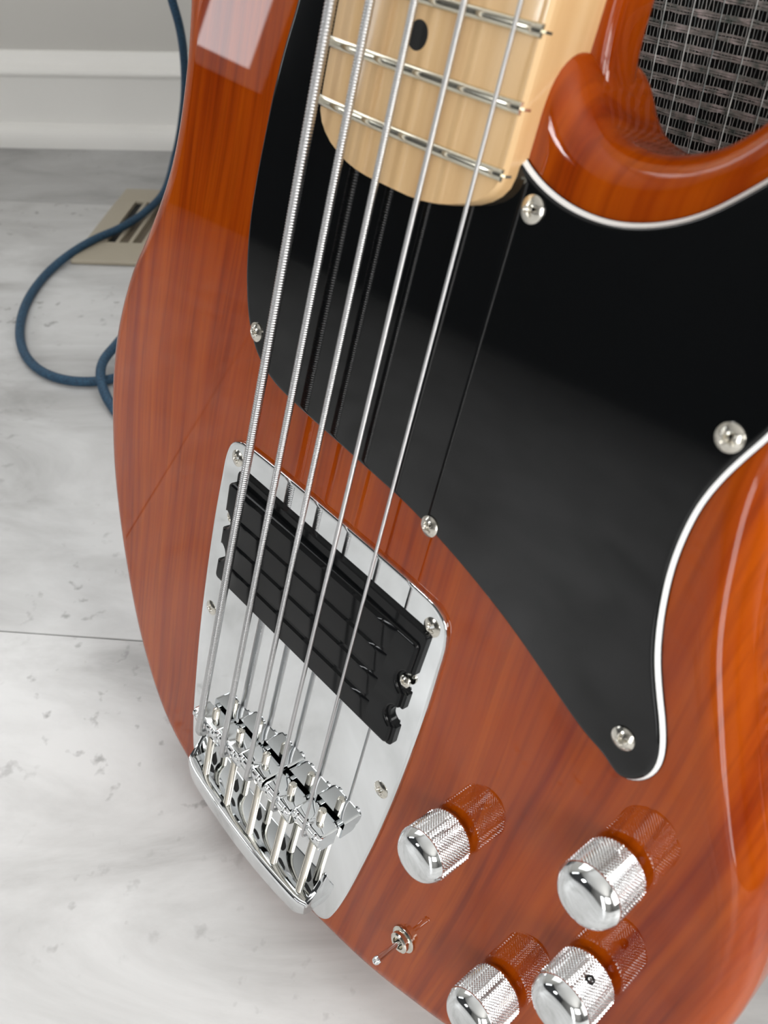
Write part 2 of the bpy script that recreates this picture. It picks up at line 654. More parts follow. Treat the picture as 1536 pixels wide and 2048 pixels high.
# ------------------------------------------------------------------ body
out_pts = [(-36, 296), (-42, 322), (-58, 350), (-80, 382), (-101, 412), (-120, 428), (-135, 420), (-141, 392), (-136, 340), (-127, 290),
           (-121.6, 254), (-120.4, 241.7), (-120.3, 229.9), (-121.8, 212.2), (-126.1, 195.0), (-136.4, 171.9), (-146.8, 151.9), (-154.6, 125.7),
           (-156.8, 101), (-155.6, 82.7), (-149.5, 50.6), (-134.3, 11.0), (-112.2, -27.5), (-84.5, -55.6), (-58.0, -66.8), (-28, -70.6), (2, -69.8), (30, -66.2), (49.1, -61.8),
           (65.2, -57.9), (82.2, -52.2), (97.2, -45.4), (111.4, -38.6), (134, -25), (153, -5), (167, 21), (174.2, 47), (175.0, 71), (171.5, 93), (163.5, 114),
           (152.5, 131), (140, 152.0), (131, 169), (124.2, 190), (121.0, 205), (121.5, 221), (126.5, 241), (133.5, 262), (138, 284), (135.5, 303), (124, 309),
           (110, 302), (98, 290), (88.5, 278), (82.3, 268.2), (78, 263.2), (73, 259.6), (67.5, 257.4), (61.5, 255.9), (54.8, 255.7), (48.6, 257.2), (43.8, 260.6),
           (40.9, 265.0), (36.5, 269.6), (30, 271.8), (20, 272.3), (0, 272.5), (-25, 273.5), (-34, 279)]
OUT = smooth_loop(resample([(x, y) for x, y in catmull(out_pts, 8)], 560), 3)
RO, TK = 10.5, 42.0
loops = []
loops.append(z3(inset(OUT, RO + 1.5), 0))
for k in range(10):
    a = PI / 2 * (1 - k / 9)
    loops.append(z3(inset(OUT, RO * (1 - math.cos(a))), -RO * (1 - math.sin(a))))
for k in range(10):
    a = PI / 2 * k / 9
    loops.append(z3(inset(OUT, RO * (1 - math.cos(a))), -TK + RO * (1 - math.sin(a))))
loops.append(z3(inset(OUT, RO + 1.5), -TK))
bm = bmesh.new()
loft(bm, loops)
# heel that carries the neck, lower than the face
heel = [(-37, 240), (-33, 224), (-20, 215), (0, 212), (30, 213), (46, 221), (53, 236), (53.5, 248), (51.5, 255.6), (48.0, 257.3), (43.6, 260.5), (40.7, 265), (38.8, 271), (37.7, 279), (37.0, 300), (36.2, 320), (32, 335), (20, 344), (0, 346.5), (-20, 344), (-32, 335), (-36.5, 320), (-37, 280)]
HL = smooth_loop(resample(catmull(heel, 10), 160), 2)
hl = [z3(inset(HL, 4.6), -11.5)]
for k in range(6):
    a = PI / 2 * (1 - k / 5)
    hl.append(z3(inset(HL, 3.6 * (1 - math.cos(a))), -11.5 - 3.6 * (1 - math.sin(a))))
for k in range(8):
    a = PI / 2 * k / 7
    hl.append(z3(inset(HL, 0.6 + 9 * (1 - math.cos(a))), -32.5 + 9 * (1 - math.sin(a))))
loft(bm, hl)
body = mesh_obj('body', bm, 'body', bass, angle=40)
tag(body, 'glossy amber stained wood body with rounded edges')

# ------------------------------------------------------------------ pickguard
pgL = [(-59.1, 262.7), (-61.7, 252.1), (-63.7, 241.0), (-65.2, 226.5), (-66.3, 212.7), (-66.6, 199.9), (-65.6, 188.7), (-63.3, 177.4), (-59.4, 166.8), (-54.6, 159.6),
       (-49.2, 154.9), (-39.9, 150.7), (-28.0, 148.8), (-14.0, 147.5), (1.8, 146.3), (14.3, 145.3), (28.6, 144.0), (40.3, 142.1), (51.6, 139.7), (63.0, 136.7),
       (74.1, 133.3), (82.8, 130.1), (91.6, 126.5), (100.3, 122.9), (108.2, 120.1), (114.6, 118.8)]
# move the far-side points out by the hidden bevel
def off_open(pts, d):
    o_ = []
    for i in range(len(pts)):
        a, b2 = Vector(pts[max(i - 1, 0)]), Vector(pts[min(i + 1, len(pts) - 1)])
        t = (b2 - a).normalized()
        o_.append((pts[i][0] + t.y * d, pts[i][1] - t.x * d))
    return o_


pgL = off_open(pgL, -1.3)
pgR = [(121.2, 117.6), (125.9, 120.6), (128.3, 125.5), (128.5, 130.3), (127.0, 135.4), (124.0, 141.3), (119.9, 148.0), (116.2, 154.7), (113.5, 161.2), (111.2, 168.4),
       (109.1, 177.3), (108.1, 186.3), (108.2, 194.8), (109.6, 202.3), (111.7, 209.0), (113.9, 215), (117.5, 228), (121.5, 244), (124, 262), (120.5, 277), (111, 279), (100.5, 271),
       (90.6, 259.5), (86.2, 254.7), (81.5, 250.2), (75.2, 246.1), (68.1, 243.1), (60.6, 241.4), (52.6, 241.2), (44.9, 242.4), (38.3, 244.7), (33.0, 247.8), (24, 255), (0, 262), (-20, 275),
       (-32, 292), (-46, 294), (-55, 280)]
PG = smooth_loop(resample(catmull(pgL + pgR, 8), 420), 2)
pin = [inset(PG, 0), inset(PG, 0.15), inset(PG, 1.05), inset(PG, 1.55), inset(PG, 2.4)]
bm = bmesh.new()
loft(bm, [z3(pin[0], 0.02), z3(pin[0], 0.55), z3(pin[1], 0.62)])
# top ply and bottom ply are both black
loft(bm, [z3(inset(PG, 3), 1.6), z3(pin[2], 1.66), z3(pin[2], 1.85), z3(pin[3], 2.33), z3(inset(PG, 1.8), 2.4), z3(pin[4], 2.4), z3(inset(PG, 3.4), 2.4)])
pickguard = mesh_obj('pickguard', bm, 'black_gloss', bass, angle=30)
tag(pickguard, 'glossy black three-ply pickguard with white edge')
bm = bmesh.new()
loft(bm, [z3(inset(PG, 2.4), 0.6), z3(pin[1], 0.6), z3(inset(PG, 0.28), 0.75), z3(pin[2], 1.7), z3(inset(PG, 2.4), 1.7)])
mesh_obj('white_ply', bm, 'white_ply', pickguard, angle=30)


# ------------------------------------------------------------------ screws
def screw_mesh(name, R_, h, dome):
    """oval head with a real cross recess"""
    bm_ = bmesh.new()
    rings, seg = 14, 40
    rows = []
    for i in range(rings + 1):
        r = R_ * i / rings
        row = []
        for k in range(seg if i else 1):
            th = 2 * PI * k / seg
            x, y = r * math.cos(th), r * math.sin(th)
            z = h + dome * (1 - (r / R_) ** 2)
            ax, ay = abs(x) / R_, abs(y) / R_
            arm = max(ax, ay)
            wth = min(ax, ay)
            if arm < 0.56:
                e = max(0.0, 1 - wth / 0.17)
                z -= min(1.0, e * 1.6) * R_ * 0.60 * (1 - arm / 0.62)
            row.append(bm_.verts.new((x, y, z)))
        rows.append(row)
    for i in range(rings):
        a, b2 = rows[i], rows[i + 1]
        for k in range(seg):
            j = (k + 1) % seg
            if i == 0:
                bm_.faces.new((a[0], b2[k], b2[j]))
            else:
                bm_.faces.new((a[k], b2[k], b2[j], a[j]))
    last = rows[-1]
    low = [bm_.verts.new((v.co.x * 1.0, v.co.y * 1.0, -0.0004)) for v in last]
    for k in range(seg):
        j = (k + 1) % seg
        bm_.faces.new((last[k], low[k], low[j], last[j]))
    me = bpy.data.meshes.new(name)
    bm_.to_mesh(me)
    bm_.free()
    me.materials.append(M['nickel'])
    for f in me.polygons:
        f.use_smooth = True
    me.set_sharp_from_angle(angle=math.radians(45))
    return me


me_ps = screw_mesh('pickguard_screw', 0.0033, 0.0004, 0.0012)
for (x, y, a) in [(41.9, 237.3, 0.3), (-51.6, 165.5, 0.1), (41.1, 145.4, 0.9), (117.8, 130.0, 0.5), (107.0, 211.8, 1.1)]:
    o = bpy.data.objects.new('screw', me_ps)
    link_obj(o, pickguard)
    o.location = (x * 0.001, y * 0.001, 0.0024)
    o.rotation_euler = (0, 0, a)

# ------------------------------------------------------------------ neck
def hw(y):
    tab = [(229.6, 9.0), (229.9, 13.5), (230.6, 18.0), (231.8, 22.5), (233.4, 26.8), (235.2, 30.0), (237.2, 32.4), (239.6, 34.0), (242.5, 34.65), (247, 34.7)]
    if y >= 247:
        return 34.7 - (y - 247) * 0.0204
    for (a, b2), (c, d) in zip(tab[:-1], tab[1:]):
        if y <= c:
            return b2 + (d - b2) * (y - a) / (c - a)
    return 34.7


def crown(x):
    return 9.1 - x * x / 560.0


ys = [229.6, 229.9, 230.6, 231.8, 233.4, 235.2, 237.2, 239.6, 242.5, 247] + [247 + 6 * k for k in range(1, 17)] + [350, 356, 366, 390, 420, 460]
secs = []
for y in ys:
    w = hw(y)
    ring = []
    nt = 16
    for k in range(nt + 1):
        x = -w + 2 * w * k / nt
        z = crown(x)
        if k in (0, nt):
            z -= 0.9
        ring.append((x, z))
    ring.insert(1, (-w + 0.9, crown(w - 0.9)))
    ring.insert(len(ring) - 1, (w - 0.9, crown(w - 0.9)))
    f = min(max((y - 345) / 20.0, 0), 1)
    nb = 12
    for k in range(nb + 1):
        t = k / nb
        x = w * (1 - 2 * t)
        zf = -12.0
        zr = 4.0 - 19.0 * math.sqrt(max(0, 1 - (x / w) ** 2)) if abs(x) < w else 4.0
        ring.append((x, zf * (1 - f) + zr * f))
    secs.append([(p[0] * 0.001, y * 0.001, p[1] * 0.001) for p in ring])
bm = bmesh.new()
loft(bm, secs)
neck = mesh_obj('neck', bm, 'maple', bass, angle=40)
tag(neck, 'pale maple neck with rounded end and nickel frets')

SC = 863.6
for n in range(22, 12, -1):
    y = SC * 2 ** (-n / 12)
    w = hw(y) - 0.6
    bm = bmesh.new()
    loops = []
    nt = 22
    for k in range(nt + 1):
        x = -w + 2 * w * k / nt
        e = min(1.0, (w - abs(x)) / 0.9)
        hgt = 1.35 * (0.55 + 0.45 * math.sqrt(max(0, 1 - (1 - e) ** 2)))
        z0 = crown(x) - 0.15
        row = []
        for q in range(11):
            a = PI * q / 10
            row.append((x * 0.001, (y + 1.42 * math.cos(a)) * 0.001, (z0 + 0.15 + hgt * math.sin(a) ** 0.8) * 0.001))
        row.append((x * 0.001, (y - 1.42) * 0.001, (z0 - 0.2) * 0.001))
        row.append((x * 0.001, (y + 1.42) * 0.001, (z0 - 0.2) * 0.001))
        loops.append(row)
    loft(bm, loops)
    wt = hw(y) + 0.06
    box(bm, -wt * 0.001, wt * 0.001, (y - 0.3) * 0.001, (y + 0.3) * 0.001, (crown(wt) - 2.6) * 0.001, (crown(wt) - 0.2) * 0.001)
    mesh_obj('fret', bm, 'fret', neck, angle=50)
me_dot = None
for n in (21, 19, 17, 15):
    y = SC * (2 ** (-n / 12) + 2 ** (-(n - 1) / 12)) / 2
    bm = bmesh.new()
    lathe(bm, [(0.0033, -0.0005), (0.0033, 0.00002), (0, 0.00005)], 40)
    o = mesh_obj('inlay_dot', bm, 'dark', neck, angle=30)
    o.location = (-0.0006, y * 0.001, 0.00912)

# ------------------------------------------------------------------ strings (wound, real helical ridges)
gauge = [3.25, 2.55, 2.05, 1.62, 1.12]
pitch = [0.86, 0.74, 0.62, 0.50, 0.36]
sadY = [-9.5, -5.8, -2.2, -2.4, 1.6]
for i in range(5):
    k = i - 2
    xb, xn = k * 17.536, k * 9.5
    zc = lambda y, k=k: 13.03 - 0.00228 * y + (4 - k * k) * 0.2
    R_ = gauge[i] / 2
    p_ = pitch[i]
    seg = 14 if i < 3 else 10
    amp = p_ * 0.30
    per = 5
    verts, faces = [], []
    y1, y0 = 462.0, sadY[i] - 1.0
    yy, yfine = [], 300.0
    y = y1
    while y > yfine:
        yy.append((y, 0))
        y -= 8.0
    n_f = int((yfine - y0) / (p_ / per))
    for q in range(n_f + 1):
        yy.append((yfine - q * p_ / per, 1))
    # over the saddle, then down into the body hole
    def centre(y):
        return Vector((xb + (xn - xb) * y / SC, y, zc(y)))
    rows = []
    for (y, fl) in yy:
        c = centre(y)
        taper = min(1.0, max(0.0, (y - y0 - 20) / 110.0))     # plain wrap near the bridge
        row = []
        for s in range(seg):
            th = 2 * PI * s / seg
            r = R_
            if fl:
                ph = (y / p_ + th / (2 * PI)) % 1.0
                r = R_ - amp * (0.35 + 0.65 * taper) * (1 - abs(math.sin(PI * ph)))
            row.append((c.x + r * math.cos(th), c.y, c.z + r * math.sin(th)))
        rows.append(row)
    # tail end
    ye = yy[-1][0]
    ce_ = centre(ye)
    rt = R_ * 0.9
    path = [(ye - 1.6, ce_.z - 0.25), (ye - 2.8, ce_.z - 1.1), (ye - 3.5, ce_.z - 2.6), (ye - 3.9, ce_.z - 5.0), (ye - 4.0, 4.2)]
    prev = Vector((ye, ce_.z))
    for (py_, pz_) in path:
        d = (Vector((py_, pz_)) - prev).normalized()
        nz_ = Vector((-d.y, d.x)) * -1
        rows.append([(ce_.x + rt * math.cos(2 * PI * s / seg), py_ + nz_.x * rt * math.sin(2 * PI * s / seg), pz_ + nz_.y * rt * math.sin(2 * PI * s / seg)) for s in range(seg)])
        prev = Vector((py_, pz_))
    verts = [(a * 0.001, b2 * 0.001, c * 0.001) for row in rows for (a, b2, c) in row]
    nr = len(rows)
    for r in range(nr - 1):
        for s in range(seg):
            t = (s + 1) % seg
            faces.append((r * seg + s, r * seg + t, (r + 1) * seg + t, (r + 1) * seg + s))
    me = bpy.data.meshes.new('string')
    me.from_pydata(verts, [], faces)
    me.update()
    data_obj('string', me, 'string', bass, True, 80)

# ------------------------------------------------------------------ bridge plate, lip, saddles
half = [(46.5, 122.6), (52.5, 121.6), (57.0, 118.6), (59.2, 113.0), (60.2, 100), (60.9, 84), (61.0, 64), (60.6, 41), (59.7, 20), (58.1, 0), (55.7, -24), (53.0, -40), (50.6, -47.5), (46.6, -51.6), (40, -52.6)]
pl = [(-x, y) for x, y in half] + [(x, y) for x, y in half[::-1]]
PLT = resample(catmull(pl, 8), 300)
bm = bmesh.new()
loft(bm, [z3(PLT, 0.05), z3(PLT, 1.1), z3(inset(PLT, 0.12), 1.36), z3(inset(PLT, 0.45), 1.5), z3(inset(PLT, 1.4), 1.5)])
bridge = mesh_obj('bridge', bm, 'chrome', bass, angle=25)
tag(bridge, 'polished chrome bridge plate with five saddles')
# tail lip, bowed, chunky
bm = bmesh.new()
loops = []
nl = 26
for q in range(nl + 1):
    u = -1 + 2 * q / nl
    x = 43.6 * u
    bow = 4.8 * u * u
    e = max(0.0, (abs(u) - 0.90) / 0.10)
    sh = 1 - 0.55 * e * e
    y0_ = -44.6 + bow + 1.0 * e
    y1_ = -57.4 + 1.25 * bow + 2.5 * e
    H_ = 10.4 * (1 - 0.10 * e)
    prof = [(y0_, 1.3), (y0_, H_ - 1.3), (y0_ - 0.35, H_ - 0.5), (y0_ - 1.1, H_), (y0_ - 2.2, H_ + 0.05), (y1_ + 3.2, H_ - 0.5), (y1_ + 1.3, H_ - 1.3), (y1_ + 0.2, H_ - 3.0), (y1_, H_ - 5), (y1_ + 1.0, 1.3)]
    loops.append([(x * 0.001, a * 0.001, b2 * 0.001) for a, b2 in prof])
loft(bm, loops)
mesh_obj('tail_lip', bm, 'chrome', bridge, angle=50)
for s in (-1, 1):
    bm = bmesh.new()
    pr = [(-41.5, 1.3), (-41.5, 9.0), (-39.0, 8.6), (-34, 5.0), (-29, 3.0), (-26, 1.9), (-25, 1.3)]
    xs = (42.2, 44.4)
    loft(bm, [[(s * x * 0.001, a * 0.001, b2 * 0.001) for a, b2 in pr] for x in xs])
    bmesh.ops.bevel(bm, geom=[e for e in bm.edges], offset=0.0004, segments=2, profile=0.5, affect='EDGES')
    mesh_obj('cheek', bm, 'chrome', bridge, angle=40)

me_set = None
bm = bmesh.new()
lathe(bm, [(0.0, -0.006), (0.0015, -0.006), (0.0015, 0.0012), (0.00125, 0.0016), (0.0008, 0.0016), (0.0007, 0.0006), (0, 0.0006)], 20)
me_set = bpy.data.meshes.new('set_screw')
bm.to_mesh(me_set)
bm.free()
me_set.materials.append(M['chrome'])
bm = bmesh.new()
lathe(bm, [(0, 0), (0.0021, 0.00005), (0.0021, 0.0001)], 24)
for v in bm.verts:
    v.co.y *= 2.1
    if v.co.y > 0:
        v.co.x *= max(0.15, 1 - v.co.y / 0.005)
me_slot = bpy.data.meshes.new('string_hole_shade')  # flat dark teardrop lying on the plate, painted shade of a hole
bm.to_mesh(me_slot)
bm.free()
me_slot.materials.append(M['dark'])
for i in range(5):
    k = i - 2
    xc = k * 17.536 + (0.0 - k * 8.036 * 0)
    yc = sadY[i]
    top = 13.0 + (4 - k * k) * 0.2 - gauge[i] / 2 - 0.15
    # saddle block with rounded crest and a string groove
    bm = bmesh.new()
    loops = []
    ws = 8.35
    nx = 28
    for q in range(nx + 1):
        u = -1 + 2 * q / nx
        x = xc + ws * u
        ed = max(0.0, abs(u) - 0.93) / 0.07
        groove = 0.75 * max(0.0, 1 - (abs(x - xc) / (gauge[i] * 0.55 + 0.25)) ** 2)
        hz = top + 0.55 - groove - 0.5 * ed * ed
        yf, yb = yc + 3.9 - 0.35 * ed, yc - 5.3 + 0.35 * ed
        pr = [(yf, 3.2), (yf, hz - 1.5), (yf - 0.25, hz - 0.75), (yf - 0.8, hz - 0.2), (yf - 1.8, hz), (yf - 3.3, hz - 0.1), (yf - 5.0, hz - 0.9), (yf - 5.4, hz - 1.9),
              (yf - 5.8, hz - 2.0), (yf - 6.3, hz - 1.7), (yb + 0.5, hz - 2.5), (yb, hz - 3.6), (yb, 3.2)]
        loops.append([(x * 0.001, a * 0.001, b2 * 0.001) for a, b2 in pr])
    loft(bm, loops)
    mesh_obj('saddle', bm, 'chrome', bridge, angle=40)
    for s in (-1, 1):
        o = bpy.data.objects.new('set_screw', me_set)
        for f in me_set.polygons:
            f.use_smooth = True
        link_obj(o, bridge)
        o.location = ((xc + s * 5.4) * 0.001, (yc + 2.4) * 0.001, (top - 0.75) * 0.001)
        # the post that stands on the plate under the saddle
        b2 = bmesh.new()
        lathe(b2, [(0, 0.0), (0.0012, 0.0002), (0.0015, 0.0006), (0.0015, 0.0025)], 14, ((xc + s * 5.4) * 0.001, (yc + 1.3) * 0.001, 0.0015))
        mesh_obj('height_post', b2, 'chrome', bridge)
    # threaded intonation screw
    bm = bmesh.new()
    pts, rad = [], []
    ya, yb2 = -46.0, yc + 9.5
    npt = int((yb2 - ya) / 0.2)
    for q in range(npt + 1):
        y = ya + (yb2 - ya) * q / npt
        pts.append(((xc + 1.2) * 0.001, y * 0.001, 0.0062))
        rad.append(0.00150 + 0.00020 * math.sin(2 * PI * q / 4.0) - (0.0006 if q > npt - 3 else 0))
    tube(bm, pts, rad, 12)
    mesh_obj('intonation_screw', bm, 'nickel', bridge, angle=70)
    o = bpy.data.objects.new('string_hole_shade', me_slot)
    link_obj(o, bridge)
    o.location = (xc * 0.001, -0.0365, 0.00152)

me_bs = screw_mesh('plate_screw', 0.0033, 0.00015, 0.0008)
for (x, y, a) in [(-52.3, 114.6, 0.4), (52.6, 114.6, 0.9), (-54.2, 39.6, 0.2), (54.6, 39.6, 0.6)]:
    o = bpy.data.objects.new('plate_screw', me_bs)
    link_obj(o, bridge)
    o.location = (x * 0.001, y * 0.001, 0.0015)
    o.rotation_euler = (0, 0, a)

# ------------------------------------------------------------------ pickup
PX0, PX1, PY0, PY1 = -49.5, 52.0, 62.0, 107.3
def pk_outline(x0, x1, y0, y1, r, notch):
    pts = []
    def arc(cx_, cy_, rr, a0, a1, n):
        for q in range(n + 1):
            a = math.radians(a0 + (a1 - a0) * q / n)
            pts.append((cx_ + rr * math.cos(a), cy_ + rr * math.sin(a)))
    arc(x1 - r, y0 + r, r, -90, 0, 6)
    for yn in notch:
        arc(x1 + 0.2, yn, 4.6, 265, 95, 14)
    arc(x1 - r, y1 - r, r, 0, 90, 6)
    arc(x0 + r, y1 - r, r, 90, 180, 6)
    for yn in notch[::-1]:
        arc(x0 - 0.2, yn, 4.2, 85, -85, 14)
    arc(x0 + r, y0 + r, r, 180, 270, 6)
    return [Vector(p) for p in pts]


def pz(x, z):
    """cover stands a little higher on the bass side"""
    return z + (0.9 - 1.9 * (x - PX0) / (PX1 - PX0))


PKO = pk_outline(PX0, PX1, PY0, PY1, 2.2, (75.0, 90.5))
bm = bmesh.new()
lv = [(0.0, 1.2), (0.0, 4.3), (0.25, 4.9), (0.75, 5.25), (1.2, 5.3)]
loft(bm, [[(p.x * 0.001, p.y * 0.001, (pz(p.x, z) if z > 2 else z) * 0.001) for p in inset(PKO, d)] for d, z in lv])
pickup = mesh_obj('pickup', bm, 'black_plastic', bass, angle=40)
tag(pickup, 'black plastic humbucking pickup with notched ends')
# skirt
bm = bmesh.new()
SK = pk_outline(PX0 + 0.5, PX1 + 1.3, PY0 - 0.5, PY1 + 4.6, 2.0, (75.0, 90.5))
loft(bm, [z3(SK, 1.3), z3(SK, 2.7), z3(inset(SK, 0.4), 3.1), z3(inset(SK, 1.0), 3.1)])
mesh_obj('skirt', bm, 'black_plastic', pickup, angle=40)
# long raised ribs along the cover
for q, (ya, yb2) in enumerate([(96.6, 106.9), (85.4, 95.6), (74.2, 84.4), (63.0, 73.2)]):
    bm = bmesh.new()
    loops = []
    xa, xb3 = PX0 + 7.5, PX1 - 9.0 - q * 0.6
    nx = 24
    for k in range(nx + 1):
        x = xa + (xb3 - xa) * k / nx
        e = min(1.0, min(k, nx - k) / 2.5)
        e = math.sqrt(max(0, 1 - (1 - e) ** 2))
        pr = []
        for t in range(11):
            s = t / 10
            # steep towards the neck, long slope towards the tail
            hgt = 1.0 * e * min(1.0, (1 - s) / 0.10) ** 0.5 * (0.25 + 0.75 * s)
            pr.append((ya + (yb2 - ya) * s, 5.15 + hgt))
        pr.append((yb2, 4.6))
        pr.append((ya, 4.6))
        loops.append([(x * 0.001, a * 0.001, pz(x, b2) * 0.001) for a, b2 in pr])
    loft(bm, loops)
    mesh_obj('rib', bm, 'black_plastic', pickup, angle=45)
me_pk = screw_mesh('pickup_screw', 0.0022, 0.0004, 0.0008)
for (x, y) in [(50.6, 90.5), (-48.5, 90.5)]:
    o = bpy.data.objects.new('screw', me_pk)
    link_obj(o, pickup)
    o.location = (x * 0.001, y * 0.001, 0.0031)

# ------------------------------------------------------------------ control knobs
def knob_mesh():
    bm_ = bmesh.new()
    NK, SUB = 54, 6
    seg = NK * SUB
    R_ = 9.45
    zz = []
    z = 1.6
    pk = 2 * PI * R_ / NK
    while z < 13.6:
        zz.append(z)
        z += pk / SUB
    rows = [[bm_.verts.new((R_ * 0.93 * math.cos(2 * PI * s / seg) * 0.001, R_ * 0.93 * math.sin(2 * PI * s / seg) * 0.001, 0.0004)) for s in range(seg)],
            [bm_.verts.new((R_ * 0.95 * math.cos(2 * PI * s / seg) * 0.001, R_ * 0.95 * math.sin(2 * PI * s / seg) * 0.001, 0.0012)) for s in range(seg)]]
    for z in zz:
        row = []
        for s in range(seg):
            u = s / SUB
            v = z / pk
            f1 = (u + v) % 1.0
            f2 = (u - v) % 1.0
            t1 = 1 - abs(2 * f1 - 1)
            t2 = 1 - abs(2 * f2 - 1)
            r = R_ - 0.46 + 0.52 * min(t1, t2)
            th = 2 * PI * s / seg
            row.append(bm_.verts.new((r * math.cos(th) * 0.001, r * math.sin(th) * 0.001, z * 0.001)))
        rows.append(row)
    cap = [(9.46, 13.62), (9.28, 13.95), (8.98, 14.55), (8.55, 15.25), (8.0, 15.95), (7.35, 16.55), (6.55, 17.0), (5.6, 17.3), (4.0, 17.58), (2.0, 17.7)]
    for r, z in cap:
        rows.append([bm_.verts.new((r * math.cos(2 * PI * s / seg) * 0.001, r * math.sin(2 * PI * s / seg) * 0.001, z * 0.001)) for s in range(seg)])
    for a, b2 in zip(rows[:-1], rows[1:]):
        for s in range(seg):
            t = (s + 1) % seg
            bm_.faces.new((a[s], a[t], b2[t], b2[s]))
    bm_.faces.new(rows[-1])
    bm_.faces.new(rows[0][::-1])
    me_ = bpy.data.meshes.new('control_knob')
    bm_.to_mesh(me_)
    bm_.free()
    me_.materials.append(M['chrome'])
    for p_ in me_.polygons:
        p_.use_smooth = p_.center.z > 0.0137 or p_.center.z < 0.0013
    return me_


me_knob = knob_mesh()
KN = [(85.0, 50.6, 0.3), (132.4, 92.6, 0.9), (121.8, 12.4, 1.4), (141.2, 51.4, 0.0)]
for q, (x, y, a) in enumerate(KN):
    o = bpy.data.objects.new('control_knob', me_knob)
    link_obj(o, bass)
    o.location = (x * 0.001, y * 0.001, 0.0010)
    o.rotation_euler = (0, 0, a)
    o.scale = (1, 1, 1.05)
    b2 = bmesh.new()
    lathe(b2, [(0.0, 0.0), (0.0055, 0.0), (0.0055, 0.0008), (0.0040, 0.0008), (0.0040, 0.0020), (0.0, 0.0020)], 28, (0, 0, -0.00095))
    mesh_obj('washer', b2, 'nickel', o, angle=30)
    if q == 3:
        o['label'] = 'knurled chrome knob showing its set screw hole'
        bm = bmesh.new()
        lathe(bm, [(0.0, 0.0), (0.0009, 0.0), (0.00095, 0.0006), (0.00125, 0.0006), (0.0013, 0.0003), (0.0013, -0.001)], 24)
        h = mesh_obj('set_screw', bm, 'dark', o)
        an = math.radians(78)
        h.location = (0.0091 * math.cos(an), 0.0091 * math.sin(an), 0.0075)
        h.rotation_euler = (0, PI / 2, an)

# toggle switch
sw_ = bpy.data.objects.new('toggle_switch', None)
link_obj(sw_, bass)
sw_.location = (0.0843, -0.0140, 0.0)
bm = bmesh.new()
lathe(bm, [(0, 0.0001), (0.0052, 0.0001), (0.0052, 0.0008), (0.0046, 0.0012), (0.0040, 0.0013), (0.0040, 0.0030), (0.0034, 0.0034), (0.0024, 0.0034), (0.0022, 0.0016), (0, 0.0016)], 36)
mesh_obj('collar', bm, 'nickel', sw_, angle=30)
bm = bmesh.new()
pts = [(0.0, -0.0, 0.0012), (-0.0002, -0.0006, 0.005), (-0.0004, -0.0012, 0.009), (-0.0005, -0.0016, 0.0120), (-0.0006, -0.0018, 0.0133), (-0.0006, -0.0019, 0.0142), (-0.0006, -0.002, 0.0146)]
tube(bm, pts, [0.00115, 0.00105, 0.00115, 0.0014, 0.00155, 0.0011, 0.0003], 20)
mesh_obj('lever', bm, 'chrome', sw_, angle=60)

# ------------------------------------------------------------------ amplifier behind the bass
hn = Vector((-0.74591, -0.66605, 0)).normalized()     # front of the cabinet faces this way
xa_ = Vector((0.66605, -0.74591, 0)).normalized()     # along the front, towards the treble side
amp_top = gw(0, 440, -15)
AH = amp_top.z - 0.0005
amp = bpy.data.objects.new('amplifier', None)
link_obj(amp)
o0 = amp_top.copy()
o0.z = 0
rot = math.atan2(xa_.y, xa_.x)
amp.location = o0 - hn * 0.0215
amp.rotation_euler = (0, 0, rot)
tag(amp, 'black amplifier with silver woven grille cloth standing behind the bass', 'amplifier')
# local: +x along the front, -y is out of the front
AX0, AX1, FRM = -0.19, 0.36, 0.022
bm = bmesh.new()
box(bm, AX0, AX1, 0.014, 0.26, 0.0, AH, 0.006)
mesh_obj('cabinet', bm, 'tolex', amp, angle=40)
bm = bmesh.new()
box(bm, AX0, AX1, 0.0005, 0.0145, 0.0, FRM, 0.002)
box(bm, AX0, AX1, 0.0005, 0.0145, AH - FRM, AH, 0.002)
box(bm, AX0, AX0 + FRM, 0.0005, 0.0145, FRM, AH - FRM)
box(bm, AX1 - FRM, AX1, 0.0005, 0.0145, FRM, AH - FRM)
mesh_obj('front_frame', bm, 'tolex', amp, smooth=False)
bm = bmesh.new()
gx0, gx1, gz0, gz1 = AX0 + FRM, AX1 - FRM, FRM, AH - FRM
box(bm, gx0, gx1, 0.009, 0.0142, gz0, gz1)
mesh_obj('baffle', bm, 'dark', amp, smooth=False)
# woven cloth: slub yarns across, fine threads down
verts, faces = [], []
rng = random.Random(3)


def ribbon(pts, r, seg=4):
    base = len(verts)
    for (x, y, z, k) in pts:
        for s in range(seg):
            a = 2 * PI * s / seg + PI / 4
            if r[1] == 'z':
                verts.append((x, y + r[0] * k * math.cos(a), z + r[0] * k * math.sin(a)))
            else:
                verts.append((x + r[0] * k * math.cos(a), y + r[0] * k * math.sin(a), z))
    for q in range(len(pts) - 1):
        for s in range(seg):
            t = (s + 1) % seg
            faces.append((base + q * seg + s, base + q * seg + t, base + (q + 1) * seg + t, base + (q + 1) * seg + s))


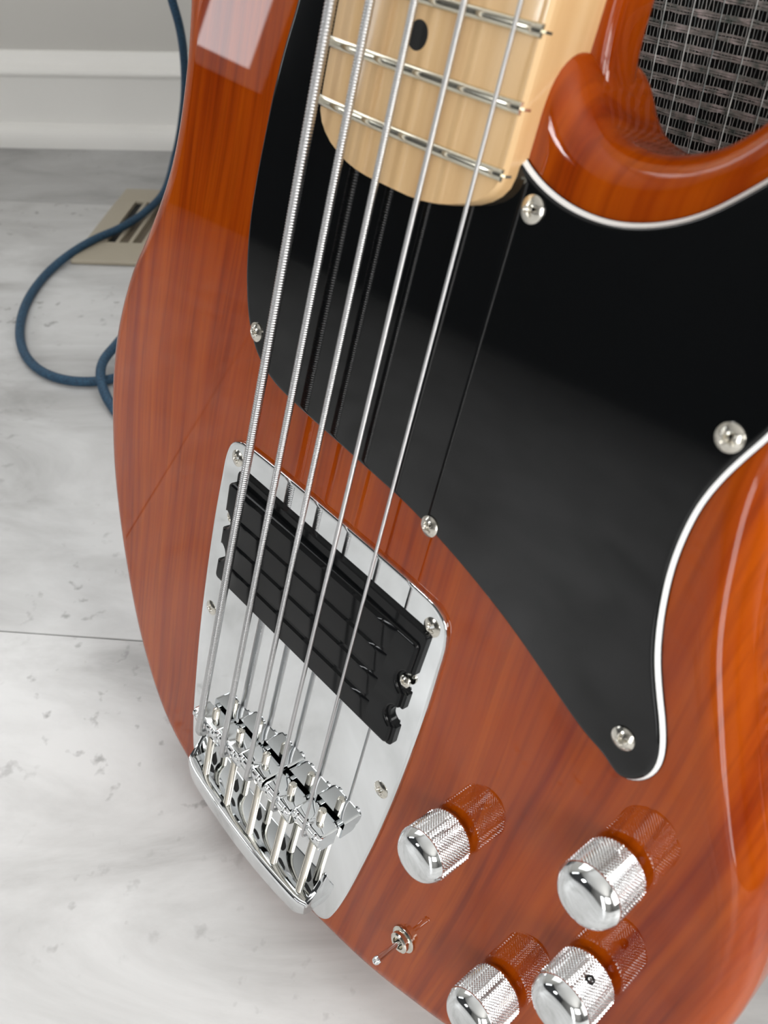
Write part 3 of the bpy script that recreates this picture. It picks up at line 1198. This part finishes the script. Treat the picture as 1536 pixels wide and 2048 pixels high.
ROW = 0.0047
z = gz0 + 0.003
while z < gz1 - 0.002:
    for dz in (-0.00072, 0.0, 0.00072):
        pts = []
        x = gx0
        ph = rng.random() * 9
        while x <= gx1 + 1e-6:
            pts.append((x, 0.0058 + 0.0003 * math.sin(x * 900 + ph), z + dz + rng.uniform(-0.00013, 0.00013), rng.uniform(0.65, 1.25)))
            x += 0.0030
        ribbon(pts, (0.00040, 'z'))
    z += ROW
me = bpy.data.meshes.new('weft_yarn')
me.from_pydata(verts, [], faces)
data_obj('weft_yarn', me, 'yarn', amp, True, 80, kind='stuff')
verts, faces = [], []
x = gx0 + 0.001
k = 0
while x < gx1:
    k += 1
    bold = (k % 8 == 0)
    r = 0.00022 if bold else rng.uniform(0.00007, 0.00014)
    pts = []
    z = gz0
    ph = rng.random() * 6
    q = 0
    while z < gz1:
        over = (0.30 * math.cos(2 * PI * (z - gz0 - 0.003) / ROW + (PI if k % 2 else 0))) if not bold else -0.75
        pts.append((x + rng.uniform(-0.00004, 0.00004), 0.0058 + 0.0008 * over, z, 1.0))
        z += ROW / 2
        q += 1
    ribbon(pts, (r, 'x'))
    x += rng.uniform(0.0010, 0.0014)
me = bpy.data.meshes.new('warp_thread')
me.from_pydata(verts, [], faces)
data_obj('warp_thread', me, 'warp', amp, True, 80, kind='stuff')

# ------------------------------------------------------------------ blue instrument cable
FPX = 1656.5
cp, sp = math.cos(math.radians(PITCH)), math.sin(math.radians(PITCH))


def pix_ray(u, v):
    a, b2 = (u - 768) / FPX, (v - 1024) / FPX
    return Vector((a, -b2 * sp + cp, -b2 * cp - sp))


def on_floor(u, v, h):
    d = pix_ray(u, v)
    t = (h - CAM_H) / d.z
    return tuple(Vector((0, 0, CAM_H)) + d * t)


def at_depth(u, v, dep):
    return tuple(Vector((0, 0, CAM_H)) + pix_ray(u, v) * dep)


CR = 0.0039
path = [(0.080, 0.415, AH + CR), (0.052, 0.434, AH + CR), (0.018, 0.468, AH + CR + 0.001), (-0.012, 0.497, AH + CR - 0.001), (-0.050, 0.54, 0.478), (-0.105, 0.625, 0.410), (-0.152, 0.725, 0.325), at_depth(330, -60, 0.690), at_depth(344, 0, 0.715), at_depth(357, 45, 0.735), at_depth(366, 95, 0.765), at_depth(370, 160, 0.81),
        at_depth(365, 230, 0.875), at_depth(350, 310, 0.955), on_floor(327, 385, 0.016), on_floor(290, 424, 0.0092), on_floor(240, 456, 0.0090), on_floor(190, 478, 0.0085), on_floor(140, 508, 0.0065),
        on_floor(96, 545, CR), on_floor(60, 592, CR), on_floor(42, 640, CR), on_floor(41, 682, CR), on_floor(56, 718, CR), on_floor(88, 745, CR), on_floor(132, 760, CR),
        on_floor(180, 763, CR), on_floor(222, 758, CR), on_floor(268, 742, CR), on_floor(300, 700, CR), on_floor(285, 668, 0.007), on_floor(255, 670, 0.010), on_floor(226, 697, 0.012),
        on_floor(207, 722, 0.013), on_floor(201, 746, 0.013), on_floor(206, 776, 0.010), on_floor(220, 806, 0.005), on_floor(250, 838, CR), on_floor(300, 850, CR), on_floor(370, 800, CR), (-0.09, 0.585, CR), (-0.02, 0.665, CR), (0.08, 0.715, CR), (0.20, 0.70, CR)]
cp_ = catmull(path, 10, closed=False)
bm = bmesh.new()
tube(bm, cp_, CR, 14)
cable = mesh_obj('instrument_cable', bm, 'cable', None, angle=80)
tag(cable, 'blue braided instrument cable looping over the floor beside the bass', 'cable')
